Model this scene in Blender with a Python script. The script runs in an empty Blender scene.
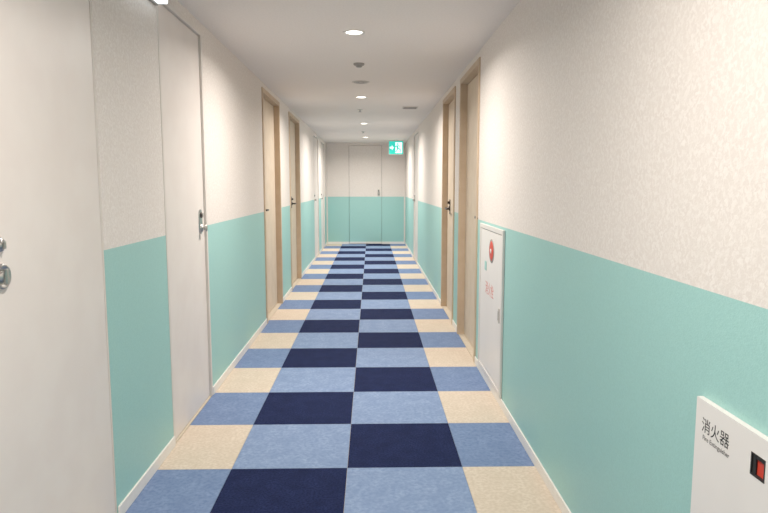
import bpy, bmesh, math
from mathutils import Vector, Matrix

W=0.823; H=2.10; YB=-3.5; YE=13.0; WS=0.992
scene=bpy.context.scene
scene.view_settings.view_transform='Standard'
scene.view_settings.gamma=1.14

def lin(c):
    c=c/255.0
    return c/12.92 if c<=0.04045 else ((c+0.055)/1.055)**2.4
def col(r,g,b): return (lin(r),lin(g),lin(b),1)

def mat(name,c,rough=0.6,c2=None,scale=30,detail=3,dist=0.0,bump=0.0,bscale=200,metal=0,emit=None,es=0,lo=0.4,hi=0.6,spec=0.4,c3=None,scale3=6):
    m=bpy.data.materials.new(name); m.use_nodes=True
    n=m.node_tree.nodes; l=m.node_tree.links
    b=n['Principled BSDF']
    b.inputs['Base Color'].default_value=c
    b.inputs['Roughness'].default_value=rough
    b.inputs['Metallic'].default_value=metal
    b.inputs['Specular IOR Level'].default_value=spec
    tc=n.new('ShaderNodeTexCoord')
    if c2:
        t=n.new('ShaderNodeTexNoise'); t.inputs['Scale'].default_value=scale; t.inputs['Detail'].default_value=detail
        t.inputs['Distortion'].default_value=dist
        l.new(tc.outputs['Object'],t.inputs['Vector'])
        r=n.new('ShaderNodeValToRGB'); r.color_ramp.elements[0].position=lo; r.color_ramp.elements[1].position=hi
        r.color_ramp.elements[0].color=c; r.color_ramp.elements[1].color=c2
        l.new(t.outputs['Fac'],r.inputs['Fac'])
        out=r.outputs['Color']
        if c3:
            t3=n.new('ShaderNodeTexNoise'); t3.inputs['Scale'].default_value=scale3; t3.inputs['Detail'].default_value=2
            l.new(tc.outputs['Object'],t3.inputs['Vector'])
            mr=n.new('ShaderNodeMapRange'); mr.inputs[1].default_value=.35; mr.inputs[2].default_value=.7
            mr.inputs[3].default_value=0; mr.inputs[4].default_value=.6
            l.new(t3.outputs['Fac'],mr.inputs[0])
            mx=n.new('ShaderNodeMixRGB'); mx.inputs[2].default_value=c3
            l.new(mr.outputs[0],mx.inputs[0]); l.new(out,mx.inputs[1]); out=mx.outputs[0]
        l.new(out,b.inputs['Base Color'])
    if bump>0:
        t2=n.new('ShaderNodeTexNoise'); t2.inputs['Scale'].default_value=bscale; t2.inputs['Detail'].default_value=2
        l.new(tc.outputs['Object'],t2.inputs['Vector'])
        bp=n.new('ShaderNodeBump'); bp.inputs['Strength'].default_value=bump; bp.inputs['Distance'].default_value=0.004
        l.new(t2.outputs['Fac'],bp.inputs['Height']); l.new(bp.outputs['Normal'],b.inputs['Normal'])
    if emit:
        b.inputs['Emission Color'].default_value=emit; b.inputs['Emission Strength'].default_value=es
    return m

M_WHITE=mat('wallpaper_white',col(222,213,206),.75,col(234,227,221),scale=85,detail=6,dist=.8,bump=.15,bscale=240,lo=.45,hi=.58,c3=col(226,218,211),scale3=22)
M_TEAL=mat('wallpaper_teal',col(151,199,194),.5,col(156,204,199),scale=160,detail=3,bump=.15,bscale=320)
M_CEIL=mat('ceiling_paper',col(232,224,218),.9,col(236,228,222),scale=90,bump=.12,bscale=200)
M_BASE=mat('baseboard_vinyl',col(232,227,221),.5,col(236,231,226),scale=20)
M_DOORW=mat('door_white_paint',col(226,217,211),.42,col(229,221,215),scale=6,bump=.04,bscale=150)
M_FRAMEW=mat('frame_white_paint',col(219,211,204),.45,col(223,216,209),scale=6)
M_GAP=mat('dark_gap',col(110,102,96),.9,col(118,110,103),scale=20)
M_THR=mat('threshold_vinyl',col(200,186,166),.7,col(206,193,174),scale=30)
M_WOOD=mat('door_beige_laminate',col(210,191,168),.5,col(216,198,176),scale=8,detail=4,bump=.05)
M_WOODF=mat('frame_beige_laminate',col(194,169,141),.5,col(201,177,150),scale=8,detail=4)
M_STEEL=mat('satin_steel',col(190,188,185),.28,metal=1.0)
M_DARKM=mat('dark_bronze',col(60,54,50),.35,metal=.8)
M_BLACK=mat('black_ink',col(35,33,33),.6)
M_INK2=mat('grey_ink',col(80,76,74),.6)
M_RED=mat('red_enamel',col(208,60,42),.4)
M_REDTXT=mat('red_print',col(210,118,108),.5)
M_PANEL=mat('cabinet_white_paint',col(230,225,221),.4,col(233,228,224),scale=5)
M_PANELF=mat('cabinet_frame_paint',col(222,216,211),.4,col(225,220,215),scale=5)
M_TRIMMET=mat('downlight_trim',col(235,230,222),.35,col(238,234,228),scale=10)
M_LENS=mat('downlight_lens',col(255,250,240),.3,emit=(1,.95,.86,1),es=6)
M_SGREEN=mat('sign_green',col(20,170,145),.4,emit=(.02,.50,.42,1),es=.9)
M_SWHITE=mat('sign_white',col(240,250,245),.4,emit=(.72,1,.98,1),es=1.0)
M_DIFF=mat('guide_light_diffuser',col(245,250,252),.4,emit=(.86,.95,1,1),es=1.3)
M_GREY=mat('grey_plastic',col(150,145,140),.5,col(156,150,146),scale=30)
M_LGREY=mat('light_grey_plastic',col(205,199,192),.5,col(209,203,197),scale=30)
M_NAVY=mat('carpet_navy',col(20,28,62),.95,col(33,43,83),scale=110,detail=6,bump=.8,bscale=360,spec=.1,c3=col(18,25,58),scale3=12)
M_BLUE=mat('carpet_blue',col(122,144,183),.95,col(148,168,202),scale=60,detail=8,dist=.4,bump=.8,bscale=360,spec=.1,c3=col(118,140,179),scale3=12,lo=.34,hi=.66)
M_BLUE2=mat('carpet_slate_blue',col(106,128,168),.95,col(130,151,188),scale=60,detail=8,dist=.4,bump=.8,bscale=360,spec=.1,c3=col(103,125,165),scale3=12,lo=.34,hi=.66)
M_CREAM=mat('carpet_cream',col(212,195,175),.95,col(227,212,195),scale=70,detail=7,bump=.8,bscale=360,spec=.1,c3=col(210,193,173),scale3=12)

class B:
    def __init__(s,name):
        s.name=name; s.bm=bmesh.new(); s.mats=[]
    def mi(s,m):
        if m not in s.mats: s.mats.append(m)
        return s.mats.index(m)
    def box(s,x0,x1,y0,y1,z0,z1,m,bev=0):
        if x0>x1:x0,x1=x1,x0
        if y0>y1:y0,y1=y1,y0
        r=bmesh.ops.create_cube(s.bm,size=1)
        vs=r['verts']
        for v in vs:
            v.co=Vector(((x0+x1)/2+v.co.x*(x1-x0),(y0+y1)/2+v.co.y*(y1-y0),(z0+z1)/2+v.co.z*(z1-z0)))
        i=s.mi(m)
        fs=set(f for v in vs for f in v.link_faces)
        for f in fs: f.material_index=i
        if bev>0:
            es=list(set(e for v in vs for e in v.link_edges))
            r=bmesh.ops.bevel(s.bm,geom=es,offset=bev,segments=2,affect='EDGES',profile=.5)
            for f in r['faces']: f.material_index=i
    def lathe(s,center,axis,prof,m,seg=32):
        ax=Vector(axis).normalized(); c=Vector(center)
        u=ax.orthogonal().normalized(); w=ax.cross(u)
        i=s.mi(m); rings=[]
        for r,d in prof:
            if r<=1e-6: rings.append([s.bm.verts.new(c+ax*d)])
            else: rings.append([s.bm.verts.new(c+ax*d+(u*math.cos(2*math.pi*k/seg)+w*math.sin(2*math.pi*k/seg))*r) for k in range(seg)])
        for a,b in zip(rings,rings[1:]):
            for k in range(seg):
                k2=(k+1)%seg
                if len(a)==1 and len(b)==1: continue
                if len(a)==1: f=s.bm.faces.new((a[0],b[k],b[k2]))
                elif len(b)==1: f=s.bm.faces.new((a[k],b[0],a[k2]))
                else: f=s.bm.faces.new((a[k],b[k],b[k2],a[k2]))
                f.material_index=i; f.smooth=True
    def stadium(s,xf,n,y,z0,z1,hw,t,m,seg=12):
        i=s.mi(m); pts=[]
        for k in range(seg+1):
            a=math.pi*k/seg; pts.append((y+hw*math.cos(a),z1-hw+hw*math.sin(a)))
        for k in range(seg+1):
            a=math.pi+math.pi*k/seg; pts.append((y+hw*math.cos(a),z0+hw+hw*math.sin(a)))
        A=[s.bm.verts.new((xf,p[0],p[1])) for p in pts]
        Bv=[s.bm.verts.new((xf+n*t,y+(p[0]-y)*.92,p[1])) for p in pts]
        for k in range(len(A)):
            k2=(k+1)%len(A); f=s.bm.faces.new((A[k],A[k2],Bv[k2],Bv[k])); f.material_index=i
        for r in(A,Bv): s.bm.faces.new(r).material_index=i
    def tube(s,pts,r,m,seg=14):
        i=s.mi(m); P=[Vector(p) for p in pts]; rings=[]
        t0=(P[1]-P[0]).normalized(); u=t0.orthogonal().normalized()
        for k,p in enumerate(P):
            if k==0:t=P[1]-P[0]
            elif k==len(P)-1:t=P[k]-P[k-1]
            else:t=(P[k+1]-P[k]).normalized()+(P[k]-P[k-1]).normalized()
            t.normalize(); u=(u-t*u.dot(t)).normalized(); w=t.cross(u)
            rings.append([s.bm.verts.new(p+(u*math.cos(2*math.pi*j/seg)+w*math.sin(2*math.pi*j/seg))*r) for j in range(seg)])
        for a,b in zip(rings,rings[1:]):
            for j in range(seg):
                f=s.bm.faces.new((a[j],a[(j+1)%seg],b[(j+1)%seg],b[j])); f.material_index=i; f.smooth=True
        for rr in (rings[0],rings[-1]):
            f=s.bm.faces.new(rr); f.material_index=i
    def poly(s,pts,m):
        vs=[s.bm.verts.new(p) for p in pts]; f=s.bm.faces.new(vs); f.material_index=s.mi(m)
        return f
    def done(s,parent=None):
        bmesh.ops.recalc_face_normals(s.bm,faces=s.bm.faces[:])
        me=bpy.data.meshes.new(s.name); s.bm.to_mesh(me); s.bm.free()
        for m in s.mats: me.materials.append(m)
        o=bpy.data.objects.new(s.name,me); scene.collection.objects.link(o)
        if parent: o.parent=parent
        return o
def empty(name):
    o=bpy.data.objects.new(name,None); scene.collection.objects.link(o); o.empty_display_size=.1
    return o
def text(name,body,size,mx,m,parent,ext=.0002,bold=0):
    cu=bpy.data.curves.new(name,'FONT'); cu.body=body; cu.size=size; cu.extrude=ext; cu.offset=bold
    cu.materials.append(m)
    o=bpy.data.objects.new(name+'_tmp',cu); scene.collection.objects.link(o)
    bpy.context.view_layer.update()
    me=bpy.data.meshes.new_from_object(o.evaluated_get(bpy.context.evaluated_depsgraph_get()))
    bpy.data.objects.remove(o)
    me.transform(mx); me.name=name
    if not me.materials: me.materials.append(m)
    ob=bpy.data.objects.new(name,me); scene.collection.objects.link(ob); ob.parent=parent
    return ob
def mx_right(x,y,z):
    return Matrix(((0,0,-1,x),(-1,0,0,y),(0,1,0,z),(0,0,0,1)))

# ---------------- floor -------------
fl=B('floor')
Y0=2.57
cols_x=[-W,-.5,0,.5,W]
k0=math.floor((YB-Y0)/.5); k1=math.ceil((YE-Y0)/.5)
for k in range(k0,k1):
    a=max(YB,Y0+.5*k); b=min(YE,Y0+.5*(k+1))
    if b<=a: continue
    e=(k%2==0)
    ms=[M_CREAM,M_BLUE,M_NAVY,M_BLUE2] if e else [M_BLUE2,M_NAVY,M_BLUE,M_CREAM]
    g=.0006
    for c in range(4):
        fl.box(cols_x[c]+(g if c else 0),cols_x[c+1]-(g if c<3 else 0),a+g,b-g,-.008,0,ms[c],bev=.001)
fl.box(-W-.2,W+.2,YB-.15,YE+.15,-.15,-.0045,M_THR)
fl.done()

# ---------------- ceiling -------------
ce=B('ceiling'); ce.box(-W-.2,W+.2,YB-.15,YE+.15,H,H+.12,M_CEIL); ce.done()

# ---------------- walls -------------
T=.15
DL=[(1.40,2.165,'f'),(2.815,3.53,'w'),(5.41,6.40,'b'),(7.15,8.15,'b'),(10.2,11.05,'w'),(11.6,12.45,'w')]
DR=[(4.15,5.03,'b'),(5.33,6.22,'b'),(9.5,10.4,'w')]
DT=2.05
def wall(name,s,ops):
    w=B(name); bb=B('baseboard_'+name.split('_')[1])
    ys=[YB]+[v for o in ops for v in (o[0],o[1])]+[YE]
    xi=s*W; xo=s*(W+T)
    for i in range(0,len(ys),2):
        a,b=ys[i],ys[i+1]
        w.box(xi,xo,a,b,0,WS,M_TEAL); w.box(xi,xo,a,b,WS,H,M_WHITE)
        bb.box(xi,xi-s*.008,a+.002,b-.002,0,.05,M_BASE,bev=.0025)
    for o in ops:
        w.box(xi,xo,o[0],o[1],DT,H,M_WHITE)
        w.box(xo-s*.02,xo,o[0],o[1],0,DT,M_GAP)
    w.done(); bb.done()
wall('wall_left',-1,DL); wall('wall_right',1,DR)

we=B('wall_end')
ex0,ex1=-.353,.334
for a,b in((-W-T,ex0),(ex1,W+T)):
    we.box(a,b,YE,YE+.15,0,WS,M_TEAL); we.box(a,b,YE,YE+.15,WS,H,M_WHITE)
we.box(ex0,ex1,YE,YE+.15,DT,H,M_WHITE); we.box(ex0,ex1,YE+.1,YE+.15,0,DT,M_GAP)
we.done()
bb=B('baseboard_end')
for a,b in((-W+.009,ex0),(ex1,W-.009)): bb.box(a,b,YE-.008,YE,0,.05,M_BASE,bev=.002)
bb.done()
wb=B('wall_back'); wb.box(-W-T,W+T,YB-.15,YB,0,WS,M_TEAL); wb.box(-W-T,W+T,YB-.15,YB,WS,H,M_WHITE); wb.done()
tr=B('trim_1'); tr.box(W-.028,W,YE-.03,YE,.05,H,M_FRAMEW,bev=.003); tr.done()
tr=B('trim_2'); tr.box(-W,-W+.028,YE-.03,YE,.05,H,M_FRAMEW,bev=.003); tr.done()

# ---------------- doors -------------
def lever(s,xf,y,z,dirn,m,parent):
    h=B('lever_handle'); n=-s
    h.box(xf,xf+n*.006,y-.024,y+.024,z-.055,z+.085,m,bev=.0028)
    h.lathe((xf+n*.006,y,z+.055),(n,0,0),[(.016,0),(.016,.006),(.012,.009),(0,.009)],m)
    h.box(xf+n*.014,xf+n*.026,y-.004,y+.004,z+.043,z+.067,m,bev=.002)
    h.lathe((xf+n*.004,y,z),(n,0,0),[(.024,0),(.024,.006),(.019,.010),(.010,.012),(.009,.045)],m)
    c=xf+n*.045
    h.tube([(xf+n*.03,y,z),(c-n*.003,y,z),(c,y+dirn*.008,z),(c,y+dirn*.06,z),(c-n*.003,y+dirn*.105,z-.002),(c-n*.012,y+dirn*.115,z-.002)],.0085,m)
    h.done(parent)
def knobset(s,xf,y,z,m,parent):
    h=B('ring_pull_and_thumbturn'); n=-s
    h.lathe((xf,y,z),(n,0,0),[(.033,0),(.033,.007),(.030,.011),(.026,.011),(.022,.005),(.013,.005),(.012,.012),(0,.012)],m)
    h.box(xf+n*.010,xf+n*.020,y-.006,y+.006,z-.020,z+.020,m,bev=.003)
    h.lathe((xf,y,z+.080),(n,0,0),[(.019,0),(.019,.006),(.016,.010),(.010,.010),(.009,.013),(0,.013)],m)
    h.box(xf+n*.011,xf+n*.020,y-.003,y+.003,z+.070,z+.090,m,bev=.0015)
    h.done(parent)
def platehandle(s,xf,y,z,m,parent):
    h=B('handle_plate'); n=-s
    h.stadium(xf,n,y,z-.062,z+.072,.026,.007,m)
    h.lathe((xf+n*.006,y,z-.030),(n,0,0),[(.022,0),(.022,.006),(.016,.009),(.011,.012),(.011,.018),(.018,.022),(.020,.027),(.018,.031),(0,.033)],m)
    h.lathe((xf+n*.006,y,z+.040),(n,0,0),[(.015,0),(.015,.006),(0,.007)],M_DARKM)
    h.box(xf+n*.010,xf+n*.020,y-.003,y+.003,z+.028,z+.052,m,bev=.0015)
    h.done(parent)
nd=[0]
def door(s,o,hy,hdir,kind='lever'):
    nd[0]+=1
    e=empty('door_%d'%nd[0])
    a,b,t=o; xi=s*W
    if t in 'wf':
        fr=B('frame'); fw=.022 if t=='w' else .008
        pr=s*.003 if t=='w' else -s*.001
        for (p,q) in((a,a+fw),(b-fw,b)): fr.box(xi-pr,xi+s*.11,p,q,0,DT,M_FRAMEW,bev=.002)
        fr.box(xi-pr,xi+s*.11,a+fw,b-fw,DT-fw,DT,M_FRAMEW,bev=.002)
        fr.box(xi+s*.001,xi+s*.11,a+fw,b-fw,-.004,.003,M_THR)
        fr.done(e)
        lf=B('leaf'); xl=xi+s*(.010 if t=='w' else .003)
        lf.box(xl,xl+s*.04,a+fw+.003,b-fw-.003,.006,DT-fw-.004,M_DOORW,bev=.002)
        if t=='w':
            hyy = b-fw-.002 if abs(hy-a)<abs(hy-b) else a+fw+.002
            for z in(.25,1.05,1.8): lf.lathe((xl-s*.002,hyy,z-.05),(0,0,1),[(0,0),(.005,0),(.005,.1),(0,.1)],M_FRAMEW,seg=12)
        lf.done(e)
    else:
        fr=B('frame'); fw=.04
        for (p,q) in((a,a+fw),(b-fw,b)): fr.box(xi-s*.010,xi+s*.12,p,q,0,DT,M_WOODF,bev=.002)
        fr.box(xi-s*.010,xi+s*.12,a+fw,b-fw,DT-fw,DT,M_WOODF,bev=.002)
        fr.box(xi+s*.001,xi+s*.12,a+fw,b-fw,-.004,.003,M_THR)
        fr.done(e)
        lf=B('leaf'); xl=xi+s*.045
        lf.box(xl,xl+s*.04,a+fw+.004,b-fw-.004,.008,DT-fw-.004,M_WOOD,bev=.002)
        lf.done(e)
    if kind=='knob': knobset(s,xl,hy,.988,M_STEEL,e)
    elif kind=='plate': platehandle(s,xl,hy,1.015,M_STEEL,e)
    else: lever(s,xl,hy,1.0,hdir,M_STEEL if t=='w' else M_DARKM,e)
    return e
door(-1,DL[0],1.56,1,'knob')
door(-1,DL[1],3.42,-1,'plate')
door(-1,DL[2],5.55,1)
door(-1,DL[3],7.62,1)
door(-1,DL[4],10.3,1,'plate')
door(-1,DL[5],11.7,1,'plate')
door(1,DR[0],4.26,-1)
door(1,DR[1],5.98,-1)
door(1,DR[2],10.25,-1,'plate')
e=empty('door_%d'%(nd[0]+1))
d=B('leaf')
d.box(ex0+.006,ex1-.006,YE+.004,YE+.044,.01,WS,M_TEAL); d.box(ex0+.006,ex1-.006,YE+.004,YE+.044,WS,DT-.006,M_WHITE)
d.box(ex0+.006,ex1-.006,YE-.002,YE+.004,.01,.05,M_BASE)
d.done(e)
k=B('pull_handle')
k.box(.245,.285,YE-.002,YE+.006,1.02,1.14,M_STEEL,bev=.002)
k.lathe((.265,YE-.002,1.06),(0,-1,0),[(.014,0),(.012,.02),(.022,.03),(.022,.045),(.012,.052),(0,.052)],M_STEEL)
k.lathe((.265,YE-.002,1.115),(0,-1,0),[(.010,0),(.010,.008),(0,.008)],M_DARKM)
k.done(e)

# ---------------- fire hose cabinet (right wall) -------------
e=empty('fire_hose_cabinet')
x=W-.0006
c=B('cabinet_body'); y0,y1,z0,z1=3.29,3.99,.052,.978
fw=.028
c.box(x,x-.014,y0,y0+fw,z0,z1,M_PANELF,bev=.003); c.box(x,x-.014,y1-fw,y1,z0,z1,M_PANELF,bev=.003)
c.box(x,x-.014,y0+fw,y1-fw,z1-fw,z1,M_PANELF,bev=.003); c.box(x,x-.014,y0+fw,y1-fw,z0,z0+fw,M_PANELF,bev=.003)
c.box(x,x-.004,y0+fw,y1-fw,z0+fw,z1-fw,M_GAP)
c.done(e)
c=B('cabinet_door'); c.box(x-.004,x-.010,y0+fw+.004,y1-fw-.004,z0+fw+.004,z1-fw-.004,M_PANEL,bev=.002); c.done(e)
c=B('alarm_lamp_and_button')
ly=3.60
c.lathe((x-.010,ly,.835),(-1,0,0),[(.070,0),(.070,.003),(.066,.004),(.058,.003)],M_GREY)
c.lathe((x-.010,ly,.835),(-1,0,0),[(.060,.0015),(.058,.004),(.040,.005),(.014,.006)],M_RED)
c.lathe((x-.010,ly,.835),(-1,0,0),[(.014,.006),(.013,.008),(0,.008)],M_PANEL)
c.box(x-.010,x-.014,3.80,3.75,.70,.755,M_TEAL,bev=.0015)
c.done(e)
c=B('latch'); c.box(x-.010,x-.016,3.345,3.37,.46,.54,M_LGREY,bev=.002); c.box(x-.016,x-.018,3.352,3.363,.475,.525,M_GREY,bev=.0008); c.done(e)
text('label_kanji','消火栓',.085,mx_right(x-.0102,3.78,.565),M_REDTXT,e)

# ---------------- extinguisher cabinet -------------
e=empty('fire_extinguisher_cabinet')
y0,y1,z0,z1=.90,1.283,.0505,.763
hy0,hy1,hz0,hz1=1.044,1.086,.683,.726
xx=x-.0135
c=B('cabinet_door')
c.box(x,xx,hy1,y1,z0,z1,M_PANEL); c.box(x,xx,y0,hy0,z0,z1,M_PANEL)
c.box(x,xx,hy0,hy1,hz1,z1,M_PANEL); c.box(x,xx,hy0,hy1,z0,hz0,M_PANEL)
c.box(x,x-.008,hy0,hy1,hz0,hz1,M_RED)
bmesh.ops.remove_doubles(c.bm,verts=c.bm.verts[:],dist=.00001)
c.done(e)
c=B('recessed_pull')
c.box(x-.008,xx-.0008,hy0,hy0+.003,hz0,hz1,M_BLACK); c.box(x-.008,xx-.0008,hy1-.003,hy1,hz0,hz1,M_BLACK)
c.box(x-.008,xx-.0008,hy0+.003,hy1-.003,hz1-.003,hz1,M_BLACK); c.box(x-.008,xx-.0008,hy0+.003,hy1-.003,hz0,hz0+.003,M_BLACK)
c.box(x-.008,xx+.0015,hy1-.012,hy1-.003,hz0+.003,hz1-.003,M_BLACK,bev=.001)
c.box(x-.008,xx+.0015,hy0+.003,hy1-.012,hz1-.010,hz1-.003,M_BLACK,bev=.001)
c.done(e)
text('label_kanji','消火器',.034,mx_right(xx-.0003,1.258,.699),M_BLACK,e)
text('label_english','Fire Extinguisher',.0145,mx_right(xx-.0003,1.252,.680),M_INK2,e)

# ---------------- exit sign at the end -------------
e=empty('exit_sign')
sx,sy=.595,12.2; sw=.145; zt=H-.012; zb=zt-.27
c=B('housing'); c.box(sx-sw,sx+sw,sy,sy+.03,zb,zt,M_LGREY,bev=.004)
c.box(sx-.05,sx+.05,sy+.005,sy+.025,zt,H,M_LGREY); c.done(e)
c=B('pictogram')
yy=sy-.002
def q(pts,m,dy=0): c.poly([(sx+p[0]*sw*2,yy-dy,zb+p[1]*.27) for p in pts],m)
q([(-.47,.04),(.47,.04),(.47,.96),(-.47,.96)],M_SGREEN)
q([(-.05,.12),(.40,.12),(.40,.88),(-.05,.88)],M_SWHITE,.001)
q([(.10+.055*math.cos(a*math.pi/6),.76+.06*math.sin(a*math.pi/6)) for a in range(12)],M_SGREEN,.002)
q([(.02,.66),(.13,.68),(.16,.46),(.06,.42)],M_SGREEN,.002)
q([(.13,.67),(.25,.55),(.29,.60),(.15,.71)],M_SGREEN,.002)
q([(.02,.66),(-.08,.55),(-.04,.50),(.05,.60)],M_SGREEN,.002)
q([(.10,.44),(.25,.34),(.22,.16),(.29,.16),(.32,.37),(.16,.50)],M_SGREEN,.002)
q([(.06,.44),(.02,.28),(-.14,.24),(-.14,.18),(.06,.22),(.14,.42)],M_SGREEN,.002)
q([(-.15,.5),(-.28,.68),(-.28,.56),(-.42,.56),(-.42,.44),(-.28,.44),(-.28,.32)],M_SWHITE,.001)
c.done(e)

# guide light on left wall, above the near panel
e=empty('emergency_guide_light')
c=B('housing'); c.box(-W+.0006,-W+.015,2.40,2.795,1.985,2.09,M_GREY,bev=.003); c.done(e)
c=B('diffuser'); c.box(-W+.015,-W+.058,2.405,2.79,1.99,2.086,M_DIFF,bev=.004); c.done(e)

# ---------------- ceiling fixtures -------------
def downlight(y,p):
    c=B('recessed_downlight')
    X=0.010
    c.lathe((X,y,H),(0,0,-1),[(.062,0),(.062,.003),(.058,.005),(.050,.005),(.047,.001)],M_TRIMMET,seg=40)
    c.lathe((X,y,H-.001),(0,0,-1),[(.047,0),(.03,.0025),(0,.003)],M_LENS,seg=40)
    o=c.done()
    L=bpy.data.lights.new('lamp','AREA'); L.shape='DISK'; L.size=.09; L.energy=p; L.color=(1,.93,.85)
    L.spread=math.radians(162)
    lo=bpy.data.objects.new('lamp',L); scene.collection.objects.link(lo); lo.location=(X,y,H-.007); lo.parent=o
for y,p in((-1.6,26),(1.05,23),(3.72,27),(6.36,28),(9.0,30),(11.5,34)): downlight(y,p)
c=B('smoke_detector')
c.lathe((0.02,4.65,H),(0,0,-1),[(.04,0),(.04,.008),(.034,.014),(.024,.015),(.022,.024),(.016,.027),(0,.027)],M_GREY)
c.done()
c=B('ceiling_speaker')
c.lathe((0.02,5.45,H),(0,0,-1),[(.075,0),(.075,.004),(.068,.006),(.064,.003),(0,.003)],M_LGREY)
for r in(.02,.035,.05): c.lathe((0.02,5.45,H-.003),(0,0,-1),[(r,0),(r+.002,.002),(r+.006,.002),(r+.008,0)],M_GREY)
c.done()
c=B('ceiling_vent')
c.box(.46,.64,7.1,7.28,H-.006,H,M_LGREY,bev=.002)
for i in range(5): c.box(.475,.625,7.12+i*.03,7.132+i*.03,H-.009,H-.005,M_GREY)
c.done()
for y in(7.4,10.3):
    c=B('fire_sprinkler')
    c.lathe((-.02,y,H),(0,0,-1),[(.035,0),(.033,.004),(.012,.006),(.008,.02),(.022,.024),(.022,.027),(0,.028)],M_STEEL); c.done()

# ---------------- camera / world -------------
cam=bpy.data.cameras.new('camera'); co=bpy.data.objects.new('camera',cam); scene.collection.objects.link(co)
co.location=(.105,0,1.214); cam.sensor_width=36; cam.lens=620/768*36; cam.clip_start=.02
co.rotation_euler=(math.radians(90-6.49),0,math.radians(-1.2))
scene.camera=co
w=bpy.data.worlds.new('world'); scene.world=w; w.use_nodes=True
w.node_tree.nodes['Background'].inputs[0].default_value=(.9,.85,.8,1); w.node_tree.nodes['Background'].inputs[1].default_value=.3
